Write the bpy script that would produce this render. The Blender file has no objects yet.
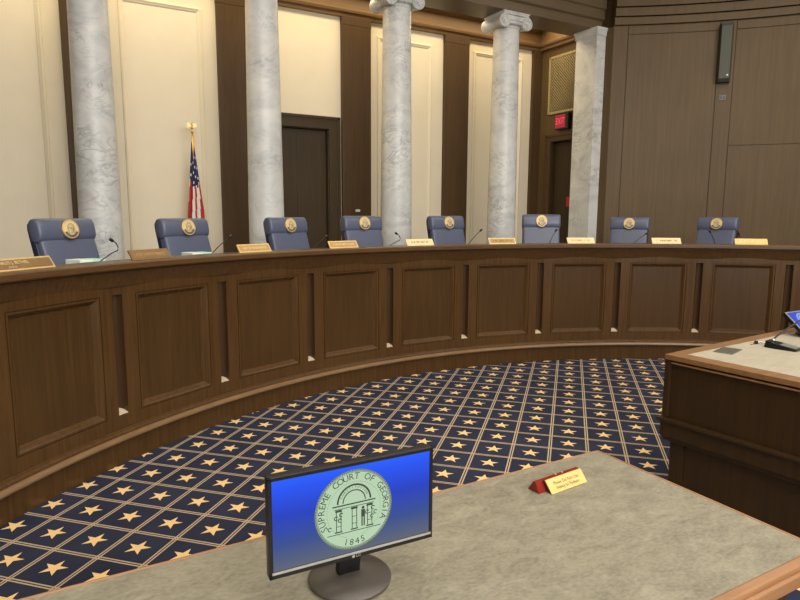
import bpy, bmesh, math, random
from mathutils import Vector, Matrix
PI = math.pi
sc = bpy.context.scene
C = sc.collection
random.seed(7)

# ------------------------------------------------------------------ materials
def nt(name):
    m = bpy.data.materials.new(name); m.use_nodes = True
    t = m.node_tree; b = t.nodes['Principled BSDF']
    return m, t, b
def N(t, typ, **kw):
    n = t.nodes.new(typ)
    for k, v in kw.items():
        if k.startswith('i_'):
            n.inputs[int(k[2:])].default_value = v
        else: setattr(n, k, v)
    return n
def lin(c):
    f = lambda v: v/12.92 if v <= 0.04045 else ((v+0.055)/1.055)**2.4
    return (f(c[0]/255), f(c[1]/255), f(c[2]/255), 1)
def ramp(t, stops):
    r = t.nodes.new('ShaderNodeValToRGB'); e = r.color_ramp.elements
    while len(e) < len(stops): e.new(0.5)
    for el, (p, c) in zip(e, stops): el.position = p; el.color = c
    return r
def plain(name, c, rough=0.5, metal=0.0, spec=0.5, var=0.06, scale=30):
    m, t, b = nt(name)
    tc = N(t, 'ShaderNodeTexCoord'); no = N(t, 'ShaderNodeTexNoise'); no.inputs['Scale'].default_value = scale
    t.links.new(tc.outputs['Object'], no.inputs['Vector'])
    c = lin(c); lo = tuple(x*(1-var) for x in c[:3])+(1,); hi = tuple(min(1, x*(1+var)) for x in c[:3])+(1,)
    r = ramp(t, [(0.3, lo), (0.7, hi)])
    t.links.new(no.outputs['Fac'], r.inputs[0]); t.links.new(r.outputs[0], b.inputs['Base Color'])
    b.inputs['Roughness'].default_value = rough; b.inputs['Metallic'].default_value = metal
    b.inputs['Specular IOR Level'].default_value = spec
    return m
def wood(name, c1, c2, scale=(45, 45, 2.2), rough=0.35, bump=0.05, spec=0.5):
    m, t, b = nt(name)
    g = N(t, 'ShaderNodeNewGeometry'); mp = N(t, 'ShaderNodeMapping'); mp.inputs['Scale'].default_value = scale
    t.links.new(g.outputs['Position'], mp.inputs['Vector'])
    no = N(t, 'ShaderNodeTexNoise'); no.inputs['Scale'].default_value = 1.0; no.inputs['Detail'].default_value = 5; no.inputs['Distortion'].default_value = 0.6
    t.links.new(mp.outputs[0], no.inputs['Vector'])
    n2 = N(t, 'ShaderNodeTexNoise'); n2.inputs['Scale'].default_value = 1.3; n2.inputs['Detail'].default_value = 2
    t.links.new(g.outputs['Position'], n2.inputs['Vector'])
    mx = N(t, 'ShaderNodeMath', operation='MULTIPLY_ADD'); mx.inputs[1].default_value = 0.7
    t.links.new(no.outputs['Fac'], mx.inputs[0])
    m3 = N(t, 'ShaderNodeMath', operation='MULTIPLY'); m3.inputs[1].default_value = 0.3
    t.links.new(n2.outputs['Fac'], m3.inputs[0]); t.links.new(m3.outputs[0], mx.inputs[2])
    r = ramp(t, [(0.32, lin(c1)), (0.66, lin(c2))])
    t.links.new(mx.outputs[0], r.inputs[0]); t.links.new(r.outputs[0], b.inputs['Base Color'])
    bp = N(t, 'ShaderNodeBump'); bp.inputs['Strength'].default_value = bump; bp.inputs['Distance'].default_value = 0.002
    t.links.new(no.outputs['Fac'], bp.inputs['Height']); t.links.new(bp.outputs[0], b.inputs['Normal'])
    b.inputs['Roughness'].default_value = rough; b.inputs['Specular IOR Level'].default_value = spec
    return m
def marble(name):
    m, t, b = nt(name)
    g = N(t, 'ShaderNodeNewGeometry'); mp = N(t, 'ShaderNodeMapping')
    mp.inputs['Rotation'].default_value = (0.5, 0.9, 0.3); mp.inputs['Scale'].default_value = (1, 1, 1.6)
    t.links.new(g.outputs['Position'], mp.inputs['Vector'])
    n1 = N(t, 'ShaderNodeTexNoise'); n1.inputs['Scale'].default_value = 1.7; n1.inputs['Detail'].default_value = 7; n1.inputs['Distortion'].default_value = 1.3; n1.inputs['Roughness'].default_value = 0.6
    n2 = N(t, 'ShaderNodeTexNoise'); n2.inputs['Scale'].default_value = 3.3; n2.inputs['Detail'].default_value = 6; n2.inputs['Distortion'].default_value = 2.2
    for n in (n1, n2): t.links.new(mp.outputs[0], n.inputs['Vector'])
    r1 = ramp(t, [(0.28, lin((186, 188, 188))), (0.5, lin((214, 215, 212))), (0.72, lin((230, 229, 224)))])
    t.links.new(n1.outputs['Fac'], r1.inputs[0])
    sub = N(t, 'ShaderNodeMath', operation='SUBTRACT'); sub.inputs[1].default_value = 0.5
    ab = N(t, 'ShaderNodeMath', operation='ABSOLUTE')
    t.links.new(n2.outputs['Fac'], sub.inputs[0]); t.links.new(sub.outputs[0], ab.inputs[0])
    r2 = ramp(t, [(0.0, (0.55, 0.56, 0.58, 1)), (0.014, (0.82, 0.83, 0.83, 1)), (0.06, (1, 1, 1, 1))])
    t.links.new(ab.outputs[0], r2.inputs[0])
    # veins only show in patches
    n3 = N(t, 'ShaderNodeTexNoise'); n3.inputs['Scale'].default_value = 1.4; t.links.new(mp.outputs[0], n3.inputs['Vector'])
    r3 = ramp(t, [(0.42, (0, 0, 0, 1)), (0.62, (1, 1, 1, 1))]); t.links.new(n3.outputs['Fac'], r3.inputs[0])
    mix = N(t, 'ShaderNodeMixRGB', blend_type='MULTIPLY')
    t.links.new(r3.outputs[0], mix.inputs[0]); t.links.new(r1.outputs[0], mix.inputs[1]); t.links.new(r2.outputs[0], mix.inputs[2])
    t.links.new(mix.outputs[0], b.inputs['Base Color'])
    b.inputs['Roughness'].default_value = 0.38
    return m
CELL = 0.265
def carpet(name):
    m, t, b = nt(name)
    L = t.links.new
    def M(op, a, bb=None, c=None):
        n = N(t, 'ShaderNodeMath', operation=op)
        for i, v in enumerate((a, bb, c)):
            if v is None: continue
            if isinstance(v, (int, float)): n.inputs[i].default_value = v
            else: L(v, n.inputs[i])
        return n.outputs[0]
    g = N(t, 'ShaderNodeNewGeometry'); sp = N(t, 'ShaderNodeSeparateXYZ'); L(g.outputs['Position'], sp.inputs[0])
    s, n_ = sp.outputs[0], sp.outputs[1]
    k = 1/(math.sqrt(2)*CELL)
    X = M('MULTIPLY', M('SUBTRACT', s, n_), k); Y = M('MULTIPLY', M('ADD', s, n_), k)
    fx = M('SUBTRACT', M('FRACT', M('ADD', X, 0.5)), 0.5); fy = M('SUBTRACT', M('FRACT', M('ADD', Y, 0.5)), 0.5)
    # star
    ang = M('ABSOLUTE', M('ARCTAN2', fx, fy))
    a2 = M('PINGPONG', ang, PI/5)
    # fold so that 0 is a point of the star
    rr = M('SQRT', M('ADD', M('MULTIPLY', fx, fx), M('MULTIPLY', fy, fy)))
    px = M('MULTIPLY', rr, M('COSINE', a2)); py = M('MULTIPLY', rr, M('SINE', a2))
    Rr = 0.255
    d = M('SUBTRACT', M('ADD', M('MULTIPLY', px, 0.309), M('MULTIPLY', py, 0.951)), 0.309*Rr)
    star = M('LESS_THAN', d, 0.0)
    def line(f):
        e = M('SUBTRACT', 0.5, M('ABSOLUTE', f))          # distance from the cell edge
        return M('MULTIPLY', M('LESS_THAN', e, 0.047), M('GREATER_THAN', e, 0.014))
    ln = M('MAXIMUM', line(fx), line(fy))
    # pile fleck
    no = N(t, 'ShaderNodeTexNoise'); no.inputs['Scale'].default_value = 260; no.inputs['Detail'].default_value = 2
    L(g.outputs['Position'], no.inputs['Vector'])
    n2 = N(t, 'ShaderNodeTexNoise'); n2.inputs['Scale'].default_value = 2.5; n2.inputs['Detail'].default_value = 3
    L(g.outputs['Position'], n2.inputs['Vector'])
    r = ramp(t, [(0.3, lin((36, 39, 54))), (0.7, lin((56, 60, 79)))])
    L(M('MULTIPLY_ADD', n2.outputs['Fac'], 0.5, M('MULTIPLY', no.outputs['Fac'], 0.5)), r.inputs[0])
    m1 = N(t, 'ShaderNodeMixRGB'); L(ln, m1.inputs[0]); L(r.outputs[0], m1.inputs[1]); m1.inputs[2].default_value = lin((186, 165, 132))
    m2 = N(t, 'ShaderNodeMixRGB'); L(star, m2.inputs[0]); L(m1.outputs[0], m2.inputs[1]); m2.inputs[2].default_value = lin((240, 202, 138))
    L(m2.outputs[0], b.inputs['Base Color'])
    b.inputs['Roughness'].default_value = 0.95; b.inputs['Specular IOR Level'].default_value = 0.1
    bp = N(t, 'ShaderNodeBump'); bp.inputs['Strength'].default_value = 0.25; bp.inputs['Distance'].default_value = 0.003
    L(no.outputs['Fac'], bp.inputs['Height']); L(bp.outputs[0], b.inputs['Normal'])
    return m
def laminate(name, c1, c2, rough=0.5):
    m, t, b = nt(name)
    g = N(t, 'ShaderNodeNewGeometry')
    n1 = N(t, 'ShaderNodeTexNoise'); n1.inputs['Scale'].default_value = 13; n1.inputs['Detail'].default_value = 8; n1.inputs['Roughness'].default_value = 0.65; n1.inputs['Distortion'].default_value = 0.8
    n2 = N(t, 'ShaderNodeTexNoise'); n2.inputs['Scale'].default_value = 90; n2.inputs['Detail'].default_value = 4
    mp = N(t, 'ShaderNodeMapping'); mp.inputs['Scale'].default_value = (0.7, 1.3, 1); mp.inputs['Rotation'].default_value = (0, 0, 0.4)
    t.links.new(g.outputs['Position'], mp.inputs[0])
    for n in (n1, n2): t.links.new(mp.outputs[0], n.inputs['Vector'])
    a = N(t, 'ShaderNodeMath', operation='MULTIPLY_ADD'); a.inputs[1].default_value = 0.62
    h = N(t, 'ShaderNodeMath', operation='MULTIPLY'); h.inputs[1].default_value = 0.38
    t.links.new(n2.outputs['Fac'], h.inputs[0]); t.links.new(n1.outputs['Fac'], a.inputs[0]); t.links.new(h.outputs[0], a.inputs[2])
    r = ramp(t, [(0.33, lin(c1)), (0.63, lin(c2))]); t.links.new(a.outputs[0], r.inputs[0]); t.links.new(r.outputs[0], b.inputs['Base Color'])
    b.inputs['Roughness'].default_value = rough
    return m
def emit(name, c, strength):
    m, t, b = nt(name)
    b.inputs['Base Color'].default_value = (0.01, 0.01, 0.01, 1)
    b.inputs['Emission Color'].default_value = lin(c); b.inputs['Emission Strength'].default_value = strength
    b.inputs['Roughness'].default_value = 0.25
    return m
def screen_mat(name, z0, z1, strength):
    m, t, b = nt(name)                                   # the blue slide shown on the lit screen
    tc = N(t, 'ShaderNodeTexCoord'); sp = N(t, 'ShaderNodeSeparateXYZ'); t.links.new(tc.outputs['Object'], sp.inputs[0])
    mr = N(t, 'ShaderNodeMapRange'); mr.inputs[1].default_value = z0; mr.inputs[2].default_value = z1
    t.links.new(sp.outputs[2], mr.inputs[0])
    r = ramp(t, [(0.0, lin((88, 96, 112))), (0.28, lin((46, 74, 140))), (0.6, lin((20, 58, 190))), (0.9, lin((24, 80, 240))), (1, lin((26, 92, 250)))])
    t.links.new(mr.outputs[0], r.inputs[0])
    b.inputs['Base Color'].default_value = (0.01, 0.01, 0.012, 1); b.inputs['Roughness'].default_value = 0.3; b.inputs['Specular IOR Level'].default_value = 0.15
    t.links.new(r.outputs[0], b.inputs['Emission Color']); b.inputs['Emission Strength'].default_value = strength
    return m

W = {}
W['bench'] = wood('bench_walnut', (66, 45, 22), (84, 59, 31), rough=0.27, spec=0.42)
W['bench_field'] = wood('bench_walnut_field', (60, 41, 19), (76, 53, 28), scale=(60, 60, 1.6), rough=0.3, spec=0.42)
W['bench_top'] = wood('bench_top_walnut', (76, 53, 29), (90, 64, 37), scale=(8, 8, 60), rough=0.33)
W['niche'] = wood('niche_walnut_shaded', (58, 40, 24), (70, 50, 31), rough=0.22, spec=0.5)  # bench walnut darkened to bring shade into the hollow niche
W['bead_sheen'] = wood('walnut_sheen', (116, 90, 62), (134, 106, 76), scale=(8, 8, 60), rough=0.25)  # lighter than the bench walnut: the sheen on the ledge put into colour
W['sill'] = wood('sill_lit_wood', (176, 160, 132), (196, 180, 152), rough=0.4)  # light caught by the sill, put into a pale wood colour
W['wall'] = wood('wall_walnut', (94, 76, 50), (106, 87, 59), scale=(22, 22, 0.9), rough=0.45, spec=0.2)
W['dark'] = wood('dark_walnut', (74, 55, 35), (86, 66, 43), scale=(40, 40, 1.5), rough=0.45, spec=0.22)
W['door'] = wood('door_walnut', (60, 48, 31), (70, 57, 38), scale=(30, 30, 1.5), rough=0.45, spec=0.2)
W['beam'] = wood('beam_walnut', (102, 86, 64), (114, 97, 73), scale=(1.5, 30, 30), rough=0.45)
W['cornice'] = wood('cornice_walnut', (122, 94, 62), (136, 106, 72), scale=(1.5, 30, 30), rough=0.45)
W['desk'] = wood('desk_dark_walnut', (44, 29, 11), (60, 41, 18), rough=0.4)
W['edge'] = wood('desk_edge_cherry', (136, 96, 62), (164, 122, 86), scale=(3, 3, 60), rough=0.35)
W['edge2'] = wood('desk_border_walnut', (122, 88, 56), (142, 106, 72), scale=(3, 30, 30), rough=0.35)
W['cream'] = plain('cream_paint', (230, 219, 194), 0.6, var=0.02, scale=3)
W['white'] = plain('ceiling_white', (225, 220, 208), 0.8, var=0.02, scale=3)
W['plaster'] = plain('warm_plaster', (176, 160, 138), 0.7, var=0.03, scale=3)
W['marble'] = marble('grey_marble')
W['carpet'] = carpet('star_carpet')
W['dais'] = plain('navy_carpet', (44, 47, 70), 0.95, var=0.15, scale=200)
W['lam'] = laminate('grey_laminate', (106, 101, 86), (148, 142, 122))
W['lam2'] = laminate('pale_laminate', (156, 149, 131), (178, 170, 150))
W['leather'] = plain('blue_leather', (86, 93, 115), 0.36, var=0.06, scale=60)
W['leather_dark'] = plain('navy_leather', (34, 40, 62), 0.4, var=0.08, scale=60)
W['black'] = plain('black_plastic', (18, 18, 20), 0.35)
W['grey_plastic'] = plain('grey_plastic', (78, 72, 66), 0.3)
W['silver'] = plain('silver_trim', (190, 188, 182), 0.3, metal=0.6)
W['chrome'] = plain('chrome', (200, 200, 200), 0.15, metal=1.0)
W['steel'] = plain('steel_plate', (120, 122, 116), 0.45, metal=0.2)
W['cable_plate'] = plain('cable_plate_grey', (92, 95, 87), 0.5)
W['brass'] = plain('brass', (196, 156, 84), 0.3, metal=0.9)
W['gold'] = plain('gold_metal', (220, 188, 126), 0.35, metal=0.45)
W['plate'] = plain('gold_plate', (224, 192, 120), 0.42, metal=0.35)
W['plate_pale'] = plain('pale_brass_plate', (226, 206, 158), 0.5, metal=0.1)
W['bronze'] = plain('bronze_and_shade_plate', (132, 102, 66), 0.45, metal=0.3)
W['engrave'] = plain('engraving', (176, 140, 82), 0.5)
W['letter'] = plain('raised_lettering', (224, 200, 150), 0.45, metal=0.2)
W['letter_dark'] = plain('dark_lettering', (112, 84, 52), 0.5)
W['mahogany'] = plain('red_mahogany', (122, 32, 22), 0.25, var=0.12, scale=40)
W['mahogany_dark'] = plain('dark_mahogany', (70, 22, 14), 0.3, var=0.12, scale=40)
W['speaker'] = plain('speaker_grey', (84, 86, 74), 0.6)
W['lattice'] = plain('lattice_brass', (168, 152, 112), 0.6, var=0.05)
W['lattice_back'] = plain('lattice_back', (120, 102, 68), 0.7)
W['paper'] = plain('paper_white', (226, 236, 224), 0.8, var=0.03)
W['paper_green'] = plain('paper_mint', (176, 222, 200), 0.8, var=0.03)
W['red'] = plain('flag_red', (176, 42, 44), 0.8)
W['fwhite'] = plain('flag_white', (232, 226, 214), 0.8)
W['navy'] = plain('flag_navy', (38, 42, 86), 0.8)
W['redsign'] = plain('red_sign', (196, 44, 34), 0.5)
W['seal_cream'] = plain('emblem_cream', (224, 200, 146), 0.5)
W['seal_navy'] = plain('emblem_navy', (48, 54, 86), 0.5)
W['scr'] = screen_mat('screen_slide', -0.115, 0.115, 1.0)
W['scr_seal'] = emit('screen_seal', (196, 226, 190), 0.82)
W['scr_line'] = emit('screen_ink', (58, 78, 62), 0.6)
W['scr_rim'] = emit('screen_rim', (150, 168, 132), 0.7)
W['scr2'] = emit('small_screen', (62, 88, 214), 0.9)
W['scr2_seal'] = emit('small_screen_seal', (150, 180, 240), 0.9)
W['exit_face'] = emit('exit_face', (160, 20, 40), 0.9)
W['exit_letter'] = emit('exit_letter', (255, 72, 92), 1.1)

# ------------------------------------------------------------------ mesh builder
class MB:
    def __init__(s): s.v = []; s.f = []; s.mi = []; s.sm = []; s.mats = []
    def mat(s, m):
        if m not in s.mats: s.mats.append(m)
        return s.mats.index(m)
    def add(s, vs, fs, m, smooth=False, T=None):
        o = len(s.v); k = s.mat(m)
        for p in vs:
            p = Vector(p)
            if T is not None: p = T @ p
            s.v.append(p)
        for f in fs: s.f.append([i+o for i in f]); s.mi.append(k); s.sm.append(smooth)
        return s
    def box(s, lo, hi, m, T=None, bev=0.0):
        x0, y0, z0 = lo; x1, y1, z1 = hi
        if bev <= 0:
            vs = [(x0,y0,z0),(x1,y0,z0),(x1,y1,z0),(x0,y1,z0),(x0,y0,z1),(x1,y0,z1),(x1,y1,z1),(x0,y1,z1)]
            return s.add(vs, [(0,3,2,1),(4,5,6,7),(0,1,5,4),(1,2,6,5),(2,3,7,6),(3,0,4,7)], m, False, T)
        bm = bmesh.new(); bmesh.ops.create_cube(bm, size=1)
        for v in bm.verts: v.co = Vector(((x0+x1)/2+v.co.x*(x1-x0), (y0+y1)/2+v.co.y*(y1-y0), (z0+z1)/2+v.co.z*(z1-z0)))
        bmesh.ops.bevel(bm, geom=list(bm.edges), offset=bev, segments=2, profile=0.6, affect='EDGES')
        return s.bm(bm, m, False, T)
    def bm(s, bm, m, smooth=False, T=None):
        bm.verts.ensure_lookup_table(); bm.verts.index_update()
        s.add([v.co.copy() for v in bm.verts], [[v.index for v in f.verts] for f in bm.faces], m, smooth, T); bm.free(); return s
    def lathe(s, prof, m, seg=32, T=None, smooth=True, cap=True):
        vs = []; fs = []; n = len(prof)
        for r, z in prof:
            for k in range(seg):
                a = 2*PI*k/seg; vs.append((r*math.cos(a), r*math.sin(a), z))
        for i in range(n-1):
            for k in range(seg):
                k2 = (k+1) % seg
                fs.append((i*seg+k, i*seg+k2, (i+1)*seg+k2, (i+1)*seg+k))
        s.add(vs, fs, m, smooth, T)
        if cap:
            o = len(s.v)-len(vs)
            for base, rev in ((0, True), ((n-1)*seg, False)):
                f = [o+base+k for k in range(seg)]
                if rev: f.reverse()
                s.f.append(f); s.mi.append(s.mat(m)); s.sm.append(False)
        return s
    def tube(s, pts, r, m, seg=8, T=None):
        pts = [Vector(p) for p in pts]; rs = r if isinstance(r, (list, tuple)) else [r]*len(pts)
        vs = []; fs = []
        up = Vector((0, 0, 1))
        for i, p in enumerate(pts):
            d = (pts[min(i+1, len(pts)-1)]-pts[max(i-1, 0)]).normalized()
            a = d.cross(up)
            if a.length < 1e-3: a = d.cross(Vector((1, 0, 0)))
            a.normalize(); b = a.cross(d)
            for k in range(seg):
                t = 2*PI*k/seg; vs.append(p+(a*math.cos(t)+b*math.sin(t))*rs[i])
        for i in range(len(pts)-1):
            for k in range(seg):
                k2 = (k+1) % seg; fs.append((i*seg+k, (i+1)*seg+k, (i+1)*seg+k2, i*seg+k2))
        fs.append([k for k in range(seg)]); fs.append([(len(pts)-1)*seg+k for k in reversed(range(seg))])
        return s.add(vs, fs, m, True, T)
    def loft(s, rings, m, smooth=True, T=None, cap=True, closed=True):
        n = len(rings[0]); vs = [p for r in rings for p in r]; fs = []
        for i in range(len(rings)-1):
            for k in range(n if closed else n-1):
                k2 = (k+1) % n; fs.append((i*n+k, i*n+k2, (i+1)*n+k2, (i+1)*n+k))
        if cap: fs.append([k for k in reversed(range(n))]); fs.append([(len(rings)-1)*n+k for k in range(n)])
        return s.add(vs, fs, m, smooth, T)
    def prism(s, poly, m, z0, z1, T=None):               # a polygon in xy pulled from z0 to z1
        n = len(poly); vs = [(x, y, z0) for x, y in poly]+[(x, y, z1) for x, y in poly]
        fs = [[k for k in reversed(range(n))], [n+k for k in range(n)]]
        fs += [(k, (k+1) % n, n+(k+1) % n, n+k) for k in range(n)]
        return s.add(vs, fs, m, False, T)
    def build(s, name, parent=None, loc=None, rot=None, fix=True):
        me = bpy.data.meshes.new(name); me.from_pydata([tuple(v) for v in s.v], [], s.f)
        for m in s.mats: me.materials.append(m)
        for p, k, q in zip(me.polygons, s.mi, s.sm): p.material_index = k; p.use_smooth = q
        if fix:
            bm = bmesh.new(); bm.from_mesh(me); bmesh.ops.recalc_face_normals(bm, faces=bm.faces[:]); bm.to_mesh(me); bm.free()
        o = bpy.data.objects.new(name, me); C.objects.link(o)
        if parent: o.parent = parent
        if loc is not None: o.location = loc
        if rot is not None: o.rotation_euler = rot
        return o
def tag(o, label=None, cat=None, group=None, kind=None):
    if label: o['label'] = label
    if cat: o['category'] = cat
    if group: o['group'] = group
    if kind: o['kind'] = kind
    return o
def thing(name, label, cat, loc=(0,0,0), rz=0, group=None):
    o = bpy.data.objects.new(name, None); C.objects.link(o); o.location = loc; o.rotation_euler = (0, 0, rz)
    o.empty_display_size = 0.1
    return tag(o, label, cat, group)
def struct(o): o['kind'] = 'structure'; return o
def dup(root, loc, rz, label):
    r = root.copy(); C.objects.link(r); r.location = loc; r.rotation_euler = (0, 0, rz); r['label'] = label
    for ch in list(root.children):
        c = ch.copy(); C.objects.link(c); c.parent = r
        for g in list(ch.children):
            d = g.copy(); C.objects.link(d); d.parent = c
    return r
def Tm(loc=(0,0,0), rot=(0,0,0)):
    return Matrix.Translation(loc) @ Matrix.Rotation(rot[2], 4, 'Z') @ Matrix.Rotation(rot[1], 4, 'Y') @ Matrix.Rotation(rot[0], 4, 'X')
def text_geo(txt, size):
    cu = bpy.data.curves.new('t', 'FONT'); cu.body = txt; cu.size = size; cu.align_x = 'CENTER'; cu.align_y = 'CENTER'; cu.resolution_u = 2
    ob = bpy.data.objects.new('t', cu); me = bpy.data.meshes.new_from_object(ob)
    r = ([v.co.copy() for v in me.vertices], [list(p.vertices) for p in me.polygons])
    bpy.data.objects.remove(ob); bpy.data.curves.remove(cu); bpy.data.meshes.remove(me)
    return r
def disc(mb, r, z, m, T=None, seg=64, r0=0.0, a0=0, a1=2*PI, cx=0, cy=0):
    full = abs(a1-a0) >= 2*PI-1e-6
    n = seg; A = [a0+(a1-a0)*k/n for k in range(n if full else n+1)]
    if r0 <= 0:
        mb.add([(cx+r*math.cos(a), cy+r*math.sin(a), z) for a in A], [list(range(len(A)))], m, False, T)
    else:
        vs = [(cx+r*math.cos(a), cy+r*math.sin(a), z) for a in A]+[(cx+r0*math.cos(a), cy+r0*math.sin(a), z) for a in A]
        q = len(A); fs = [(k, (k+1) % q, q+(k+1) % q, q+k) for k in range(q if full else q-1)]
        mb.add(vs, fs, m, False, T)
def rect(mb, x0, y0, x1, y1, z, m, T=None):
    mb.add([(x0,y0,z),(x1,y0,z),(x1,y1,z),(x0,y1,z)], [(0,1,2,3)], m, False, T)

# ------------------------------------------------------------------ layout
CS, CN = 0.2273, -2.946                                     # centre of the curved bench and of the curved wall
def pol(t, R, z=0.0): return Vector((CS+R*math.sin(t), CN+R*math.cos(t), z))
DAIS = 0.35
def arc_band(mb, prof, t0, t1, n, m, smooth=False):          # profile of (R, z) swept about the bench centre
    rings = []
    for k in range(n+1):
        t = t0+(t1-t0)*k/n
        rings.append([pol(t, R, z) for R, z in prof])
    mb.loft(rings, m, smooth)

# ------------------------------------------------------------------ setting
mb = MB(); mb.box((-9, -10, -0.12), (9, 7, 0.0), W['carpet']); struct(mb.build('floor'))
mb = MB()
arc_band(mb, [(5.42, 0.002), (8.85, 0.002), (8.85, DAIS), (5.42, DAIS)], -0.59, 0.585, 48, W['dais'])
arc_band(mb, [(5.42, 0.002), (8.85, 0.002), (8.85, DAIS), (5.42, DAIS)], 0.585, 1.05, 20, W['dais'])
arc_band(mb, [(5.42, 0.002), (8.85, 0.002), (8.85, DAIS), (5.42, DAIS)], -1.05, -0.59, 20, W['dais'])
mb.box((-4.8, 4.1, 0.002), (5.25, 6.4, DAIS-0.001), W['dais'])
struct(mb.build('floor_dais'))

NW = 6.4
# back wall with its door opening
mb = MB()
D0, D1, DZ = -0.235, 0.775, 3.085
for a, b_, z0, z1 in ((-4.9, D0, 0, 5.7), (D1, 5.31, 0, 5.7), (D0, D1, DZ, 5.7)):
    mb.box((a, NW, z0), (b_, NW+0.2, z1), W['cream'])
mb.box((D0, NW+0.16, 0), (D1, NW+0.2, DZ), W['dark'])
struct(mb.build('wall_back'))
# raised picture-frame mouldings on the cream wall
def frame_moulding(a, b_, z0, z1, nm):
    mb = MB()
    prof = [(0, 0), (0.008, 0.022), (0.03, 0.03), (0.05, 0.018), (0.062, 0.014), (0.075, 0)]  # inset, proud
    rings = []
    for ins, pr in prof:
        rings.append([(a+ins, NW-pr, z0+ins), (b_-ins, NW-pr, z0+ins), (b_-ins, NW-pr, z1-ins), (a+ins, NW-pr, z1-ins)])
    mb.loft(rings, W['cream'], False, None, False)
    struct(mb.build(nm))
PIL = [-2.765, -0.735, 1.27, 3.285]
frame_moulding(-4.75, -3.24, 1.0, 4.66, 'trim_1')
frame_moulding(-2.32, -1.2, 1.0, 4.66, 'trim_2')
frame_moulding(1.68, 2.78, 1.0, 4.68, 'trim_3')
frame_moulding(3.68, 4.86, 1.0, 4.70, 'trim_4')
for i, s in enumerate(PIL+[5.22]):
    h = 0.265 if i < 4 else 0.13
    mb = MB(); s1 = min(s+h, 5.31)
    mb.box((s-h, NW-0.07, 0.3), (s1, NW, 4.76), W['dark'], bev=0.006)
    mb.box((s-h-0.004, NW-0.074, 4.76), (min(s1+0.004, 5.31), NW, 4.885), W['dark'], bev=0.002)
    mb.box((s-h-0.02, NW-0.09, 0.3), (min(s1+0.02, 5.31), NW, 0.6), W['dark'], bev=0.004)
    struct(mb.build('trim_%d' % (5+i)))
# wooden cornice on the back wall and end wall
def run(mb, prof, a, b_, axis, m):
    if axis == 's': rings = [[(s, NW-o, z) for o, z in prof] for s in (a, b_)]
    else: rings = [[(5.31-o, n, z) for o, z in prof] for n in (a, b_)]
    mb.loft(rings, m, False)
cprof = [(0, 4.88), (0.07, 4.88), (0.08, 4.9), (0.08, 4.925), (0.125, 4.94), (0.14, 4.97), (0.14, 5.0), (0.1, 5.02), (0.1, 5.2), (0.13, 5.22), (0.17, 5.27), (0.17, 5.36), (0, 5.36)]
mb = MB(); run(mb, cprof, -4.86, 5.31, 's', W['cornice']); run(mb, cprof, 5.2, NW, 'n', W['cornice']); struct(mb.build('trim_10'))

# colonnade beam with stepped front, and its ceiling
mb = MB()
bprof = [(4.74, 4.88), (5.28, 4.88), (5.28, 5.37), (5.4, 5.37), (5.4, 6.0), (4.55, 6.0), (4.55, 5.42), (4.62, 5.36), (4.66, 5.36), (4.66, 5.2), (4.69, 5.18), (4.69, 5.04), (4.72, 5.02), (4.74, 5.02)]
mb.loft([[(s, n, z) for n, z in bprof] for s in (-4.86, 5.2)], W['beam'], False)
struct(mb.build('trim_11'))
mb = MB(); mb.box((-4.86, 5.28, 5.36), (5.31, 6.6, 5.46), W['beam']); struct(mb.build('ceiling_colonnade'))

# end wall on the right of the colonnade (s = 5.31) with its doorway
E0, E1, EZ = 5.02, 5.98, 3.12
mb = MB()
for a, b_, z0, z1 in ((E1, NW+0.2, 0, 5.7), (4.6, E0, 0, 5.7), (E0, E1, EZ, 5.7)):
    mb.box((5.31, a, z0), (5.5, b_, z1), W['wall'])
mb.box((5.46, E0, 0), (5.5, E1, EZ), W['dark'])
struct(mb.build('wall_end'))
mb = MB()
mb.box((-5.05, 4.5, 0), (-4.86, NW+0.2, 5.7), W['wall']); struct(mb.build('wall_left'))
# casings
def casing(nm, T, w, h, z0, b_, m):                         # local x across, y out of the wall (towards -y)
    mb = MB()
    for x0, x1, za, zb in ((-w/2-b_, -w/2, z0, h+b_), (w/2, w/2+b_, z0, h+b_), (-w/2, w/2, h, h+b_)):
        mb.box((x0, -0.045, za), (x1, 0.0, zb), m, T, bev=0.006)
    for x0, x1, za, zb in ((-w/2-b_-0.01, -w/2-b_+0.035, z0, h+b_+0.01), (w/2+b_-0.035, w/2+b_+0.01, z0, h+b_+0.01), (-w/2-b_, w/2+b_, h+b_-0.035, h+b_+0.01)):
        mb.box((x0, -0.06, za), (x1, -0.04, zb), m, T, bev=0.005)
    return struct(mb.build(nm))
casing('trim_12', Tm(((D0+D1)/2, NW, 0)), D1-D0, DZ, 0.3, 0.19, W['door'])
casing('trim_13', Tm((5.31, (E0+E1)/2, 0), (0, 0, -PI/2)), E1-E0, EZ, 0.3, 0.13, W['dark'])
def door(nm, T, w, h, z0, m, handle_x):
    mb = MB()
    mb.box((-w/2+0.012, 0.08, z0), (-0.006, 0.125, h-0.012), m, T, bev=0.004); mb.box((0.006, 0.08, z0), (w/2-0.012, 0.125, h-0.012), m, T, bev=0.004)
    mb.box((-0.02, 0.068, z0), (0.022, 0.0805, h-0.014), m, T, bev=0.005)      # astragal over the meeting stiles
    for x0, x1, za, zb in ((-w/2, -w/2+0.01, z0, h), (w/2-0.01, w/2, z0, h), (-w/2, w/2, h-0.01, h)):
        mb.box((x0, -0.001, za), (x1, 0.15, zb), m, T)
    d = struct(mb.build(nm))
    k = MB(); k.tube([(handle_x, 0.085, z0+1.0), (handle_x, 0.03, z0+1.0), (handle_x-0.1, 0.03, z0+1.0)], 0.01, W['brass'], 8, T)
    k.box((handle_x-0.025, 0.07, z0+0.9), (handle_x+0.025, 0.08, z0+1.1), W['brass'], T)
    k.build('door_handle', d)
    return d
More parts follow.
